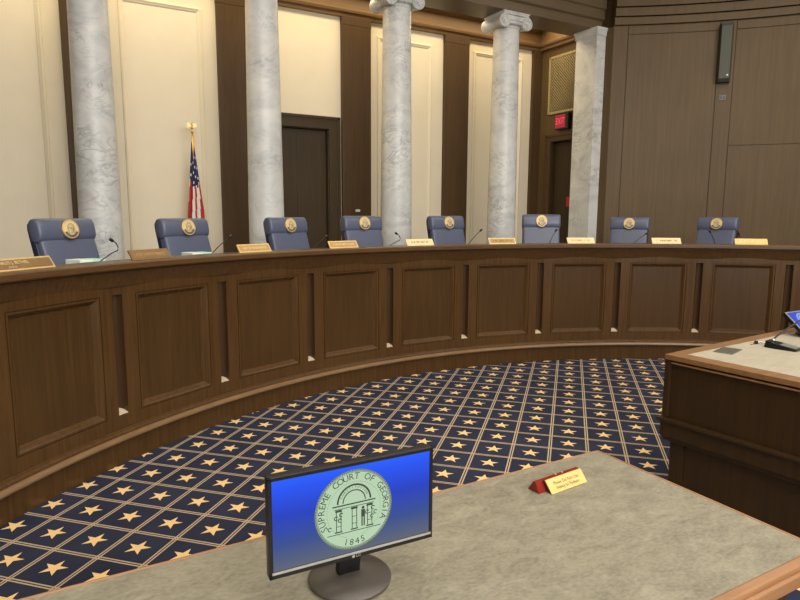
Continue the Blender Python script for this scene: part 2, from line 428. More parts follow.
door('door_1', Tm(((D0+D1)/2, NW, 0)), D1-D0, DZ, 0.352, W['door'], -0.4)
dd = door('door_2', Tm((5.31, (E0+E1)/2, 0), (0, 0, -PI/2)), E1-E0, EZ, 0.352, W['door'], 0.4)

# curved panelled wall on the right (and its twin on the left, out of the picture)
def curved_wall(nm, sgn):
    mb = MB(); m = W['wall']
    def slab(t0, t1, z0, z1, R0, R1, n=None):
        if sgn < 0: t0, t1 = -t1, -t0
        n = n or max(2, int(abs(t1-t0)/0.02))
        arc_band(mb, [(R0, z0), (R1, z0), (R1, z1), (R0, z1)], t0, t1, n, m)
    slab(0.590, 1.75, 0, 6.0, 8.948, 9.15)
    g = 0.0012
    # stiles, panels (raised, with a groove round each) and rails
    slab(0.590, 0.6165-g, 0, 4.87, 8.93, 8.95)
    edges = [(0.6165, 0.7775), (0.8055, 1.0), (1.028, 1.22), (1.248, 1.44), (1.468, 1.66)]
    for i, (a, b_) in enumerate(edges):
        top = 4.735
        if i == 1:
            slab(a+g, b_-g, 0.3, 2.87, 8.93, 8.95); slab(a+g, b_-g, 2.885, top-0.008, 8.93, 8.95)
        else: slab(a+g, b_-g, 0.3, top-0.008, 8.93, 8.95)
        slab(a+g, b_-g, top+0.008, 4.87, 8.926, 8.95)
        nx = edges[i+1][0] if i+1 < len(edges) else 1.75
        slab(b_+g, nx-g, 0, 4.87, 8.926, 8.95)
    for z0, z1, R in ((4.885, 5.0, 8.88), (5.012, 5.14, 8.84), (5.152, 5.3, 8.80), (5.3, 6.0, 8.83)):
        slab(0.590, 1.75, z0, z1, R, 8.95)
    # end return beside the square pilaster
    if sgn > 0: mb.box((5.20, 4.47, 0), (5.5, 5.13, 4.875), W['wall'])
    else: mb.box((-5.05, 4.47, 0), (-4.75, 4.72, 6.0), W['wall'])
    return struct(mb.build(nm))
curved_wall('wall_right', 1); curved_wall('wall_left', -1)
mb = MB()
mb.box((-9.2, -10, 0), (-9.0, -4.5, 6.0), W['plaster']); struct(mb.build('wall_left'))
mb = MB(); mb.box((9.0, -10, 0), (9.2, -4.5, 6.0), W['plaster']); struct(mb.build('wall_right'))
mb = MB(); mb.box((-9.2, -10.2, 0), (9.2, -10, 6.0), W['plaster']); struct(mb.build('wall_front'))
mb = MB(); mb.box((-9.2, -10.2, 6.0), (9.2, 7, 6.15), W['white']); struct(mb.build('ceiling'))

# ------------------------------------------------------------------ marble columns
def spiral(mb, cx, cz, y, r, sgn, m, T=None):
    pts = []
    for k in range(40):
        u = k/39; a = PI/2+sgn*u*4.2*PI; rr = r*(1-u)*0.9+0.014
        pts.append((cx+rr*math.cos(a), y, cz+rr*math.sin(a)))
    mb.tube(pts, 0.0085, m, 6, T)
def make_column(loc, label):
    t = thing('marble_column', label, 'column', loc, 0, 'marble columns along the back wall')
    H = 4.88-loc[2]
    b = MB(); b.box((-0.31, -0.31, 0), (0.31, 0.31, 0.1), W['marble'], bev=0.006)
    b.lathe([(0.29, 0.1), (0.305, 0.13), (0.29, 0.17), (0.255, 0.18), (0.25, 0.2), (0.265, 0.215), (0.265, 0.235), (0.242, 0.25)], W['marble'], 40); b.build('base', t)
    s = MB(); zt = H-0.2
    s.lathe([(0.240, 0.25), (0.238, 0.9), (0.234, 1.6), (0.222, 2.8), (0.206, zt-0.05), (0.206, zt-0.03), (0.213, zt-0.025), (0.213, zt)], W['marble'], 56); s.build('shaft', t)
    c = MB()
    c.lathe([(0.2, zt-0.002), (0.235, zt+0.02), (0.25, zt+0.05), (0.24, zt+0.075)], W['marble'], 40)
    c.box((-0.25, -0.225, H-0.12), (0.25, 0.225, H-0.05), W['marble'], bev=0.012)
    for k in range(7):
        for sy in (-1, 1): c.lathe([(0.004, 0), (0.016, 0.012), (0.018, 0.03), (0.012, 0.045)], W['marble'], 10, Matrix.Translation((-0.1+k*0.0333, sy*0.232, zt+0.012)))
    c.box((-0.25, -0.25, H-0.05), (0.25, 0.25, H-0.022), W['marble'], bev=0.008)
    c.box((-0.262, -0.262, H-0.024), (0.262, 0.262, H-0.002), W['marble'], bev=0.004)
    cap = c.build('capital', t)
    cz = H-0.15
    for sx in (-1, 1):
        v = MB()
        prof = [(0.02, -0.238), (0.085, -0.238), (0.088, -0.25), (0.1, -0.25), (0.103, -0.235), (0.1, -0.21), (0.075, -0.1), (0.07, 0), (0.075, 0.1), (0.1, 0.21), (0.103, 0.235), (0.1, 0.25), (0.088, 0.25), (0.085, 0.238), (0.02, 0.238)]
        v.lathe(prof, W['marble'], 28, Matrix.Translation((sx*0.225, 0, cz)) @ Matrix.Rotation(-PI/2, 4, 'X'))
        for y in (-0.244, 0.244):
            spiral(v, sx*0.225, cz, y, 0.095, -sx, W['marble'])
            v.lathe([(0.0205, -0.014), (0.0205, 0.014)], W['marble'], 14, Matrix.Translation((sx*0.225, y, cz)) @ Matrix.Rotation(PI/2, 4, 'X'))
        v.build('volute', cap)
    return t
COLX = [-2.770, -0.732, 1.287, 3.318]
lab = ['grey marble column behind the leftmost blue chair, leftmost of the row',
       'grey marble column between the flag and the dark wooden door',
       'grey veined marble column right of the dark door, its capital cut by the top of the photo',
       'grey marble column whose scrolled capital shows whole, nearest the exit sign']
cols = []
for s, l in zip(COLX, lab):
    cols.append(make_column((s, 5.0, DAIS), l) if not cols else dup(cols[0], (s, 5.0, DAIS), 0, l))
# square marble pilaster
t = thing('marble_pilaster', 'square pale marble pilaster between the exit door and the curved wooden wall', 'pilaster', (5.24, 4.875, DAIS))
mb = MB(); mb.box((-0.255, -0.235, 0), (-0.042, 0.245, 4.42), W['marble'], bev=0.004); mb.build('shaft', t)
mb = MB(); rings = []
for e, z in ((0.0, 4.40), (0.012, 4.405), (0.012, 4.425), (0.006, 4.43), (0.02, 4.48), (0.032, 4.495), (0.032, 4.529)):
    rings.append([(-0.257-e, -0.237-e, z), (-0.042, -0.237-e, z), (-0.042, 0.247+e, z), (-0.257-e, 0.247+e, z)])
mb.loft(rings, W['marble'], False); mb.build('capital', t)
mb = MB(); mb.box((-0.29, -0.27, 0), (-0.042, 0.28, 0.18), W['marble'], bev=0.01); mb.build('base', t)

# ------------------------------------------------------------------ judges' bench
RN, PITCH, T0 = 5.273, 0.1818, -0.6416
HN = 0.0083                                                 # half angle of a niche
ZP, ZS, ZT, ZF = 0.208, 0.322, 1.153, 1.235
bench = thing('judges_bench', 'long curved walnut judges\' bench with recessed panels and narrow niches', 'bench', pol(0, RN))
BO = Vector(bench.location)
Tb = Matrix.Translation(-BO)
KS = range(-3, 11)
for k in KS:
    t0 = T0+k*PITCH+HN; t1 = T0+(k+1)*PITCH-HN
    a = pol(t0, RN); b = pol(t1, RN); u = (b-a); L = u.length; u.normalize()
    inw = Vector((u.y, -u.x, 0))                             # towards the public side (centre)
    if inw.dot(Vector((CS, CN, 0))-a) < 0: inw = -inw
    Mx = Matrix((( u.x, -inw.x, 0, a.x), (u.y, -inw.y, 0, a.y), (0, 0, 1, 0), (0, 0, 0, 1)))
    T = Tb @ Mx                                              # local x along the facet, y into the bench, z up
    m0, m1 = 0.1, L-0.1
    z0, z1 = ZS-0.005, ZT+0.003
    pb = MB()
    O = [(0, ZP-0.01), (L, ZP-0.01), (L, ZF+0.02), (0, ZF+0.02)]; I = [(m0, z0), (m1, z0), (m1, z1), (m0, z1)]
    pb.add([(x, 0, z) for x, z in O]+[(x, 0, z) for x, z in I]+[(x, 0.04, z) for x, z in O], [(i, (i+1) % 4, 4+(i+1) % 4, 4+i) for i in range(4)]+[(i, (i+1) % 4, 8+(i+1) % 4, 8+i) for i in range(4)], W['bench'], False, T)
    F = 0.056
    pb.add([(m0+F, 0.0345, z0+F), (m1-F, 0.0345, z0+F), (m1-F, 0.0345, z1-F), (m0+F, 0.0345, z1-F)], [(0, 1, 2, 3)], W['bench_field'], False, T)
    p = pb.build('front_panel', bench)
    ml = MB(); rings = []
    for ins, d in ((0, 0.0), (0.0008, 0.009), (0.007, 0.009), (0.008, 0.001), (0.02, 0.002), (0.024, 0.005), (0.046, 0.03), (0.05, 0.034), (0.058, 0.0345)):
        rings.append([(m0+ins, d, z0+ins), (m1-ins, d, z0+ins), (m1-ins, d, z1-ins), (m0+ins, d, z1-ins)])
    ml.loft(rings, W['bench'], False, T, False); ml.build('panel_moulding', p)
for k in range(-2, 11):
    tc = T0+k*PITCH
    a = pol(tc-HN, RN); b = pol(tc+HN, RN); u = (b-a); L = u.length; u.normalize()
    c = pol(tc, RN); inw = (Vector((CS, CN, 0))-c); inw.z = 0; inw.normalize()
    Mx = Matrix(((u.x, -inw.x, 0, c.x), (u.y, -inw.y, 0, c.y), (0, 0, 1, 0), (0, 0, 0, 1))); T = Tb @ Mx
    h = L/2; r = h-0.004
    nb = MB()
    nb.box((-h, 0, ZP-0.01), (h, 0.075, ZS), W['bench'], T); nb.box((-h, 0, ZT), (h, 0.075, ZF+0.02), W['bench'], T)
    for sx in (-1, 1):
        nb.add([(sx*h, 0, ZS), (sx*r, 0, ZS), (sx*r, 0, ZT), (sx*h, 0, ZT)], [(0, 1, 2, 3)], W['bench'], False, T)
    A = [PI*i/14 for i in range(15)]
    arc = [(-r*math.cos(x), 0.055*math.sin(x)) for x in A]
    nb.add([(x, y, ZS) for x, y in arc]+[(x, y, ZT) for x, y in arc], [(i, i+1, 16+i, 15+i) for i in range(14)], W['niche'], True, T)
    nb.add([(x, y, ZT-0.0005) for x, y in arc], [list(range(15))], W['niche'], False, T)
    q = nb.build('niche', bench, fix=False)
    sl = MB()                                    # rounded lower end of the flute, sloping up into it
    sl.loft([[(x*0.99, y*v+0.0006, ZS+0.0005+0.036*(y*v/0.055)) for x, y in arc] for v in (0.02, 0.25, 0.5, 0.75, 0.97)], W['sill'], True, T, False, False)
    sl.build('niche_sill', q)
ta, tb = T0-2.6*PITCH, T0+10.4*PITCH
def bench_band(nm, prof, m, n=110):
    mb = MB(); arc_band(mb, prof, ta, tb, n, m, False)
    for i in range(len(mb.v)): mb.v[i] = mb.v[i]-BO
    return mb.build(nm, bench)
bench_band('plinth', [(5.222, 0.001), (5.222, 0.168), (5.205, 0.17), (5.205, 0.206), (5.225, 0.212), (5.235, 0.222), (5.256, 0.232), (5.30, 0.235), (5.30, 0.001)], W['bench'])
bench_band('plinth_bead', [(5.206, 0.169), (5.19, 0.169), (5.18, 0.175), (5.176, 0.186), (5.181, 0.199), (5.193, 0.206), (5.206, 0.207)], W['bead_sheen'])
bench_band('frieze', [(5.272, 1.204), (5.264, 1.206), (5.258, 1.214), (5.222, 1.312), (5.35, 1.312), (5.35, 1.204)], W['bench'])
bench_band('countertop', [(5.215, 1.322), (5.178, 1.324), (5.17, 1.328), (5.165, 1.336), (5.165, 1.366), (5.169, 1.374), (5.178, 1.378), (5.375, 1.378), (5.38, 1.374), (5.38, 1.3122), (5.222, 1.3122), (5.222, 1.322)], W['bench_top'])
bench_band('worktop', [(5.38, 1.26), (5.38, 1.29), (5.98, 1.29), (5.99, 1.28), (5.99, 1.26)], W['bench_top'])
bench_band('rear_panel', [(5.352, DAIS+0.002), (5.41, DAIS+0.002), (5.41, 1.259), (5.38, 1.259), (5.38, 1.312), (5.352, 1.312)], W['bench'])

# ------------------------------------------------------------------ emblem drawn with arch and columns
def emblem(mb, R, field, line, T, ink=0.02):
    # pediment arch on three columns, ground line, two figures
    w = R
    disc(mb, 0.40*w, ink, line, T, 24, 0.36*w, 0, PI, 0, 0.10*w); disc(mb, 0.27*w, ink, line, T, 24, 0.245*w, 0, PI, 0, 0.10*w)
    rect(mb, -0.50*w, 0.045*w, 0.50*w, 0.075*w, ink, line, T); rect(mb, -0.46*w, -0.015*w, 0.46*w, 0.0*w, ink, line, T)
    for x in (-0.36, 0.0, 0.36):
        rect(mb, (x-0.075)*w, -0.07*w, (x+0.075)*w, -0.02*w, ink, line, T)
        for dx in (-0.06, 0.045): rect(mb, (x+dx)*w, -0.5*w, (x+dx+0.018)*w, -0.07*w, ink, line, T)
        rect(mb, (x-0.085)*w, -0.535*w, (x+0.085)*w, -0.505*w, ink, line, T)
        for zz in (-0.24, -0.4): rect(mb, (x-0.05)*w, zz*w, (x+0.05)*w, (zz+0.014)*w, ink, line, T)
    rect(mb, -0.62*w, -0.575*w, 0.62*w, -0.558*w, ink, line, T)
    rect(mb, 0.165*w, -0.5*w, 0.195*w, -0.28*w, ink, line, T); rect(mb, 0.215*w, -0.5*w, 0.245*w, -0.28*w, ink, line, T)
    rect(mb, 0.16*w, -0.29*w, 0.25*w, -0.12*w, ink, line, T); disc(mb, 0.035*w, ink, line, T, 10, 0, 0, 2*PI, 0.205*w, -0.08*w)
    for x, y in ((-0.42, -0.2), (-0.33, -0.26), (-0.3, -0.14), (0.44, -0.13), (0.5, -0.24), (0.3, -0.2), (0.42, -0.32), (-0.56, -0.42)):
        disc(mb, 0.05*w, ink, line, T, 10, 0.03*w, 0.4, 5.2, x*w, y*w)
def arc_text(mb, txt, R, size, a_mid, span, m, z, T, flip=False):
    n = len(txt)
    for i, ch in enumerate(txt):
        if ch == ' ': continue
        f = (i/(n-1)-0.5)*span
        a = a_mid-f if not flip else a_mid+f
        vs, fs = text_geo(ch, size)
        Mx = T @ Matrix.Translation((R*math.cos(a), R*math.sin(a), z)) @ Matrix.Rotation(a-PI/2 if not flip else a+PI/2, 4, 'Z')
        mb.add(vs, fs, m, False, Mx)

# ------------------------------------------------------------------ judges' chairs
def super_ring(x, cy, cz, hy, hz, n=20, e=2.6, tilt=0.0):
    out = []
    for k in range(n):
        a = 2*PI*k/n; c, s_ = math.cos(a), math.sin(a)
        y = hy*math.copysign(abs(c)**(2/e), c); z = hz*math.copysign(abs(s_)**(2/e), s_)
        y2 = y*math.cos(tilt)-z*math.sin(tilt); z2 = y*math.sin(tilt)+z*math.cos(tilt)
        out.append((x, cy+y2, cz+z2))
    return out
def pillow(mb, w, cy, cz, hy, hz, m, e=2.6, tilt=0.0, end=0.03):
    rings = []
    for f, s_ in ((-1, 0.55), (-0.985, 0.8), (-0.95, 0.94), (-0.88, 1.0), (-0.5, 1.0), (0, 1.0), (0.5, 1.0), (0.88, 1.0), (0.95, 0.94), (0.985, 0.8), (1, 0.55)):
        rings.append(super_ring(f*w/2, cy, cz, hy*s_, hz*(1-(1-s_)*0.35), 24, e, tilt))
    mb.loft(rings, m, True)
def make_chair(loc, rz, label):
    t = thing('judges_chair', label, 'chair', loc, rz, 'blue leather chairs behind the bench')
    # local: faces -y
    s = MB(); pillow(s, 0.52, -0.02, 0.5, 0.26, 0.055, W['leather'], 3.2); s.build('seat', t)
    tl = -0.17
    b = MB(); pillow(b, 0.52, 0.165, 0.85, 0.038, 0.36, W['leather'], 5.0, -0.27); bk = b.build('backrest', t)
    sh = MB(); pillow(sh, 0.53, 0.225, 0.87, 0.034, 0.42, W['leather_dark'], 6, -0.25); sh.build('back_shell', t)
    h = MB(); pillow(h, 0.55, 0.262, 1.205, 0.064, 0.098, W['leather'], 2.6, tl); hd = h.build('headrest', t)
    em = MB(); R = 0.079
    T = Matrix.Translation((0.0, 0.1885, 1.216)) @ Matrix.Rotation(tl, 4, 'X') @ Matrix.Rotation(PI/2, 4, 'X')
    em.lathe([(R, -0.012), (R, 0.004), (R*0.93, 0.006), (R*0.86, 0.004)], W['gold'], 36, T)
    disc(em, R*0.87, 0.0045, W['seal_cream'], T, 36)
    disc(em, R*0.84, 0.0055, W['seal_navy'], T, 24, R*0.60, PI*1.12, PI*1.88)
    TT = T @ Matrix.Translation((0, R*0.12, 0)); emblem(em, R*0.95, None, W['seal_navy'], TT, 0.006)
    for k in range(9):
        a = PI*(1.2+0.6*k/8); disc(em, R*0.05, 0.0065, W['gold'], T, 6, 0, 0, 2*PI, R*0.72*math.cos(a), R*0.72*math.sin(a))
    em.build('emblem', hd, fix=False)
    for sx in (-1, 1):
        a = MB(); a.box((sx*0.27-0.03, -0.18, 0.66), (sx*0.27+0.03, 0.14, 0.695), W['leather_dark'], bev=0.012)
        a.tube([(sx*0.27, 0.1, 0.67), (sx*0.275, 0.12, 0.55), (sx*0.26, 0.08, 0.47), (sx*0.2, 0.05, 0.455)], 0.014, W['black'])
        a.build('armrest', t)
    c = MB(); c.lathe([(0.03, 0.1), (0.03, 0.3), (0.02, 0.3), (0.02, 0.45)], W['black'], 16); c.box((-0.12, -0.12, 0.435), (0.12, 0.12, 0.46), W['black']); c.build('column', t)
    f = MB()
    for k in range(5):
        a = 2*PI*k/5; f.tube([(0.02*math.cos(a), 0.02*math.sin(a), 0.12), (0.28*math.cos(a), 0.28*math.sin(a), 0.075)], [0.026, 0.016], W['black'])
    fb = f.build('star_base', t)
    for k in range(5):
        a = 2*PI*k/5; w = MB(); w.lathe([(0.028, -0.02), (0.03, -0.012), (0.03, 0.012), (0.028, 0.02)], W['black'], 14, Matrix.Translation((0.28*math.cos(a), 0.28*math.sin(a), 0.031)) @ Matrix.Rotation(a, 4, 'Z') @ Matrix.Rotation(PI/2, 4, 'Y'))
        w.build('caster', fb)
    return t
CH = [(-0.549, 6.22, 0.22, 0.000, 'blue leather chair before the leftmost marble column, emblem on its headrest, largest in view'),
      (-0.370, 6.22, 0.22, 0.000, 'blue leather chair standing in front of the furled flag'),
      (-0.181, 6.22, 0.25, 0.010, 'blue leather chair before the second marble column, left of the dark door'),
      (-0.032, 6.22, 0.12, 0.030, 'blue leather chair before the brown pilaster that carries the small white plate'),
      (0.156, 6.22, 0.25, 0.035, 'blue leather chair midway between the third and fourth marble columns'),
      (0.344, 6.20, -0.30, 0.060, 'blue leather chair below the red exit sign, just left of the square pilaster'),
      (0.5445, 6.50, -0.45, 0.030, 'blue leather chair just right of the square marble pilaster'),
      (0.7135, 6.50, -0.60, 0.035, 'blue leather chair farthest right, under the wall loudspeaker')]
ch0 = None
WID = iter((1.06, 1.07, 1.03, 1.0, 1.0, 0.92, 0.94, 0.94))             # the chairs are not all quite the same width
for t_, R_, dr, dz, l in CH:
    sx_ = next(WID); P = pol(t_, R_, DAIS+dz); rz = -t_ + dr
    if ch0 is None: ch0 = c_ = make_chair(P, rz, l)
    else: c_ = dup(ch0, P, rz, l)
    c_.scale = (sx_, 1.0, 1.0)

# ------------------------------------------------------------------ name plates on the bench
def plate(t_, R_, w, hgt, label, facem, framem, letm, txt=None, seed=0, rot=0.0):
    P = pol(t_, R_, 1.3785)
    t = thing('nameplate', label, 'nameplate', P, -t_+rot, 'nameplates along the bench top')
    tilt = 0.6
    b = MB()
    yb = math.tan(tilt)*hgt
    b.loft([[(x, 0, 0), (x, yb, hgt), (x, yb+0.01, hgt-0.006), (x, 0.013, 0)] for x in (-w/2, w/2)], framem, False)
    b.loft([[(x, 0.012, 0), (x, yb+0.004, hgt-0.012), (x, yb+0.008, hgt-0.012), (x, yb+0.016, 0)] for x in (-w*0.3, w*0.3)], framem, False)
    b.build('holder', t)
    T = Matrix.Rotation(PI/2-tilt, 4, 'X')                    # sloping face: local x across, y up the slope
    L = math.hypot(hgt, yb)
    f = MB(); e = 0.011
    f.add([(-w/2+e, e, 0.0022), (w/2-e, e, 0.0022), (w/2-e, L-e, 0.0022), (-w/2+e, L-e, 0.0022), (-w/2+e, e, 0.0), (w/2-e, e, 0.0), (w/2-e, L-e, 0.0), (-w/2+e, L-e, 0.0)],
          [(0, 1, 2, 3), (0, 4, 5, 1), (1, 5, 6, 2), (2, 6, 7, 3), (3, 7, 4, 0)], facem, False, T)
    f.build('face', t)
    g = MB(); rnd = random.Random(seed)
    if txt:
        for i, (s_, yy) in enumerate(txt):
            vs, fs = text_geo(s_, L*0.34 if i == 0 else L*0.2)
            g.add(vs, fs, letm, False, T @ Matrix.Translation((0, L*yy, 0.0032)))
    else:                                                    # too small to read in the photo: worn strokes only
        x = -w*0.36
        while x < w*0.36:
            cw = rnd.uniform(0.008, 0.014)
            hh = L*0.26
            if rnd.random() > 0.14:
                rect(g, x, L*0.5-hh/2, x+0.003, L*0.5+hh/2, 0.0032, letm, T)
                if rnd.random() > 0.35: rect(g, x, L*0.5+hh/2-0.003, x+cw-0.003, L*0.5+hh/2, 0.0032, letm, T)
                if rnd.random() > 0.5: rect(g, x+cw-0.006, L*0.5-hh/2, x+cw-0.003, L*0.5+hh/2, 0.0032, letm, T)
                if rnd.random() > 0.5: rect(g, x, L*0.5-0.002, x+cw-0.003, L*0.5+0.001, 0.0032, letm, T)
            x += cw
    g.build('lettering', t, fix=False)
    return t
plate(-0.782, 5.25, 0.56*1.0, 0.066, 'bronze nameplate in a gold frame at the left edge of the photo, on the bench', W['bronze'], W['gold'], W['letter'], [('CHARLES J. BETHEL', 0.62), ('JUSTICE', 0.27)])
plate(-0.585, 5.25, 0.335, 0.066, 'dull brown nameplate before the leftmost marble column, shadow put into its colour', W['bronze'], W['bronze'], W['engrave'], None, 1)  # brown holds the shadow that lies on this plate
plate(-0.394, 5.25, 0.335, 0.066, 'gold framed nameplate before the brown pilaster right of the flag', W['engrave'], W['plate'], W['letter'], None, 2)
plate(-0.204, 5.25, 0.335, 0.066, 'gold framed nameplate in front of the dark wooden door', W['engrave'], W['plate'], W['letter'], None, 3)
plate(-0.026, 5.25, 0.335, 0.066, 'gold nameplate with dark lettering just right of the third marble column', W['plate_pale'], W['plate_pale'], W['letter_dark'], None, 4)
plate(0.172, 5.25, 0.335, 0.066, 'pale nameplate with a brown text strip under the fourth marble column', W['engrave'], W['plate_pale'], W['letter_dark'], None, 5)
plate(0.360, 5.25, 0.335, 0.066, 'pale nameplate in front of the square marble pilaster', W['plate_pale'], W['plate_pale'], W['engrave'], None, 6)
plate(0.555, 5.25, 0.335, 0.066, 'pale nameplate with dark marks between the two rightmost chairs', W['plate_pale'], W['plate_pale'], W['letter_dark'], None, 7)
plate(0.733, 5.25, 0.345, 0.066, 'bright yellow nameplate with faint letters right of the rightmost chair', W['plate'], W['plate'], W['plate_pale'], None, 8)

# ------------------------------------------------------------------ gooseneck microphones on the bench
def mic(t_, label, hx, hz, bend, R_=5.62):
    """hx: how far the head swings sideways (+ right in the photo), hz: head height above the top"""
    P = pol(t_, R_, 1.2905)
    t = thing('gooseneck_microphone', label, 'microphone', P, -t_, 'gooseneck microphones on the bench')
    b = MB(); b.lathe([(0.045, 0), (0.045, 0.008), (0.03, 0.016), (0.008, 0.02)], W['black'], 20); b.build('foot', t)
    pts = []
    hz += 0.088; p0, p3 = Vector((0, 0, 0.015)), Vector((hx, -0.02, hz))
    if bend:
        c = Vector((hx*1.22, -0.01, hz*0.66))
        q = [p0, Vector((hx*0.5, 0, hz*0.32)), Vector((hx*0.95, -0.005, hz*0.56)), c, Vector((hx*1.24, -0.012, hz*0.78)), Vector((hx*1.12, -0.018, hz*0.94)), p3]
    else: q = [p0.lerp(p3, f) + Vector((0, 0, 0.012*math.sin(PI*f))) for f in (0, 0.25, 0.5, 0.75, 1)]
    s = MB(); s.tube(q, 0.0042, W['black'], 8); s.build('gooseneck', t)
    d = (q[-1]-q[-2]).normalized(); h = MB()
    h.tube([q[-1]-d*0.006, q[-1], q[-1]+d*0.012, q[-1]+d*0.03, q[-1]+d*0.036], [0.005, 0.010, 0.0125, 0.011, 0.004], W['black'], 10); h.build('capsule', t)
mic(-0.628, 'gooseneck microphone bent over before the leftmost marble column', 0.2, 0.118, True)
mic(-0.437, 'gooseneck microphone leaning right beside the chair in front of the flag', 0.235, 0.115, False)
mic(-0.235, 'thin gooseneck microphone leaning across the dark wooden door', 0.19, 0.092, False)
mic(-0.075, 'gooseneck microphone with an upright head before the third marble column', 0.19, 0.11, True)
mic(0.118, 'gooseneck microphone leaning right between the third and fourth marble columns', 0.19, 0.135, False)
mic(0.312, 'thin gooseneck microphone in front of the chair below the exit sign', 0.09, 0.13, False)
mic(0.498, 'gooseneck microphone lying low across the chair right of the square pilaster', 0.19, 0.1, False)
mic(0.685, 'black gooseneck microphone leaning left before the rightmost chair', -0.095, 0.13, False)

# pads of paper on the bench top
def pad(t_, R_, w, label):
    P = pol(t_, R_, 1.2905); t = thing('paper_pad', label, 'paper pad', P, -t_, 'paper pads on the bench')
    b = MB(); b.box((-w/2, -0.08, 0), (0.0, 0.08, 0.072), W['paper'], bev=0.003); b.build('sheets', t)
    c = MB(); c.box((0.0, -0.08, 0), (w/2, 0.08, 0.070), W['paper_green'], bev=0.003); c.build('cover', t)
pad(-0.604, 5.82, 0.215, 'white and mint paper pad before the leftmost blue chair')
pad(-0.427, 5.82, 0.215, 'white and mint paper pad before the chair in front of the flag')
# low wooden rail end beside the rightmost chair
P = pol(0.772, 7.25, DAIS)
t = thing('wooden_side_chair', 'reddish wooden chair top showing behind the rightmost chair and yellow nameplate', 'chair', P, -0.2)
b = MB()
b.tube([(-0.2, 0, 1.185), (0.06, 0, 1.185), (0.2, 0.0, 1.12), (0.24, 0, 1.03)], 0.018, W['mahogany_dark'], 10); b.build('crest_rail', t)
b = MB(); b.box((-0.23, -0.42, 0.43), (0.23, 0.0, 0.47), W['mahogany_dark'], bev=0.01); b.build('seat', t)
for x, y, h in ((-0.2, 0, 1.185), (0.22, 0, 1.1), (-0.2, -0.38, 0.45), (0.2, -0.38, 0.45)):
    b = MB(); b.tube([(x, y, 0.001), (x, y, h)], 0.018, W['mahogany_dark'], 8); b.build('leg', t)

# ------------------------------------------------------------------ flag
t = thing('flag_on_pole', 'furled red, white and blue flag with gold eagle against the cream wall', 'flag', (-1.46, 6.08, DAIS))
b = MB(); b.lathe([(0.16, 0), (0.16, 0.03), (0.1, 0.06), (0.03, 0.09), (0.02, 0.14)], W['brass'], 24); b.build('stand', t)
b = MB(); b.tube([(0, 0, 0.1), (0.005, 0, 2.50)], 0.0145, W['brass'], 10); b.build('pole', t)
b = MB()
b.lathe([(0.01, 2.49), (0.022, 2.505), (0.022, 2.515), (0.012, 2.53), (0.008, 2.545)], W['gold'], 14)
b.lathe([(0.004, 2.54), (0.016, 2.55), (0.02, 2.575), (0.014, 2.6), (0.011, 2.612), (0.012, 2.625), (0.004, 2.637)], W['gold'], 12)
for sx in (-1, 1):
    b.loft([[(sx*x, -0.006, z0), (sx*x, 0.006, z0), (sx*x, 0.006, z1), (sx*x, -0.006, z1)] for x, z0, z1 in ((0.008, 2.555, 2.605), (0.03, 2.57, 2.628), (0.05, 2.575, 2.636), (0.062, 2.545, 2.62))], W['gold'], False)
b.tube([(0, -0.008, 2.62), (0, -0.026, 2.617)], [0.007, 0.002], W['gold'], 6)
b.build('eagle_finial', t)
fl = MB(); n = 72; rows = 46; zt, zb = 2.37, 0.75
V = []; MI = []
for j in range(rows+1):
    v = j/rows; z = zt-(zt-zb)*v
    g = 0.016+0.1*min(1, (v/0.6))**0.85
    ring = []
    for k in range(n):
        a = 2*PI*k/n
        fold = 0.62+0.38*math.sin(6*a+1.1+1.3*v)*(0.35+0.65*v)
        r = g*fold; off = 0.02*v
        zz = z - 0.05*v*math.sin(2*a+0.7) - 0.10*max(0, math.cos(a-2.7))*v*(1-v)
        ring.append((r*1.12*math.cos(a)+off, r*0.62*math.sin(a), zz))
    V.append(ring)
vs = [p for r in V for p in r]
rndf = random.Random(3)
buck = {'n': [], 'r': [], 'w': []}
for j in range(rows):
    for k in range(n):
        k2 = (k+1) % n; f = (j*n+k, j*n+k2, (j+1)*n+k2, (j+1)*n+k)
        v = j/rows; u = k/n
        lim = 0.30+0.10*math.cos(2*PI*u-4.9)                  # ragged lower edge of the blue canton
        if v < lim:
            buck['w' if (k % 6 in (2, 3) and j % 4 == (2 if (k//6) % 2 else 0)) and v > 0.1 else 'n'].append(f)
        else: buck['r' if ((k+int(j*0.18)) % 8) < 4 else 'w'].append(f)
base = len(fl.v); fl.v += [Vector(p) for p in vs]
for key, m in (('n', W['navy']), ('r', W['red']), ('w', W['fwhite'])):
    i = fl.mat(m)
    for f in buck[key]: fl.f.append(list(f)); fl.mi.append(i); fl.sm.append(True)
fl.build('flag_cloth', t)

# small plates on walls
b = MB(); b.box((1.235, NW-0.078, 1.745), (1.32, NW-0.069, 1.785), W['paper'], bev=0.003); o = b.build('switch_plate')
tag(o, 'small white plate on the brown pilaster right of the dark door', 'wall plate')

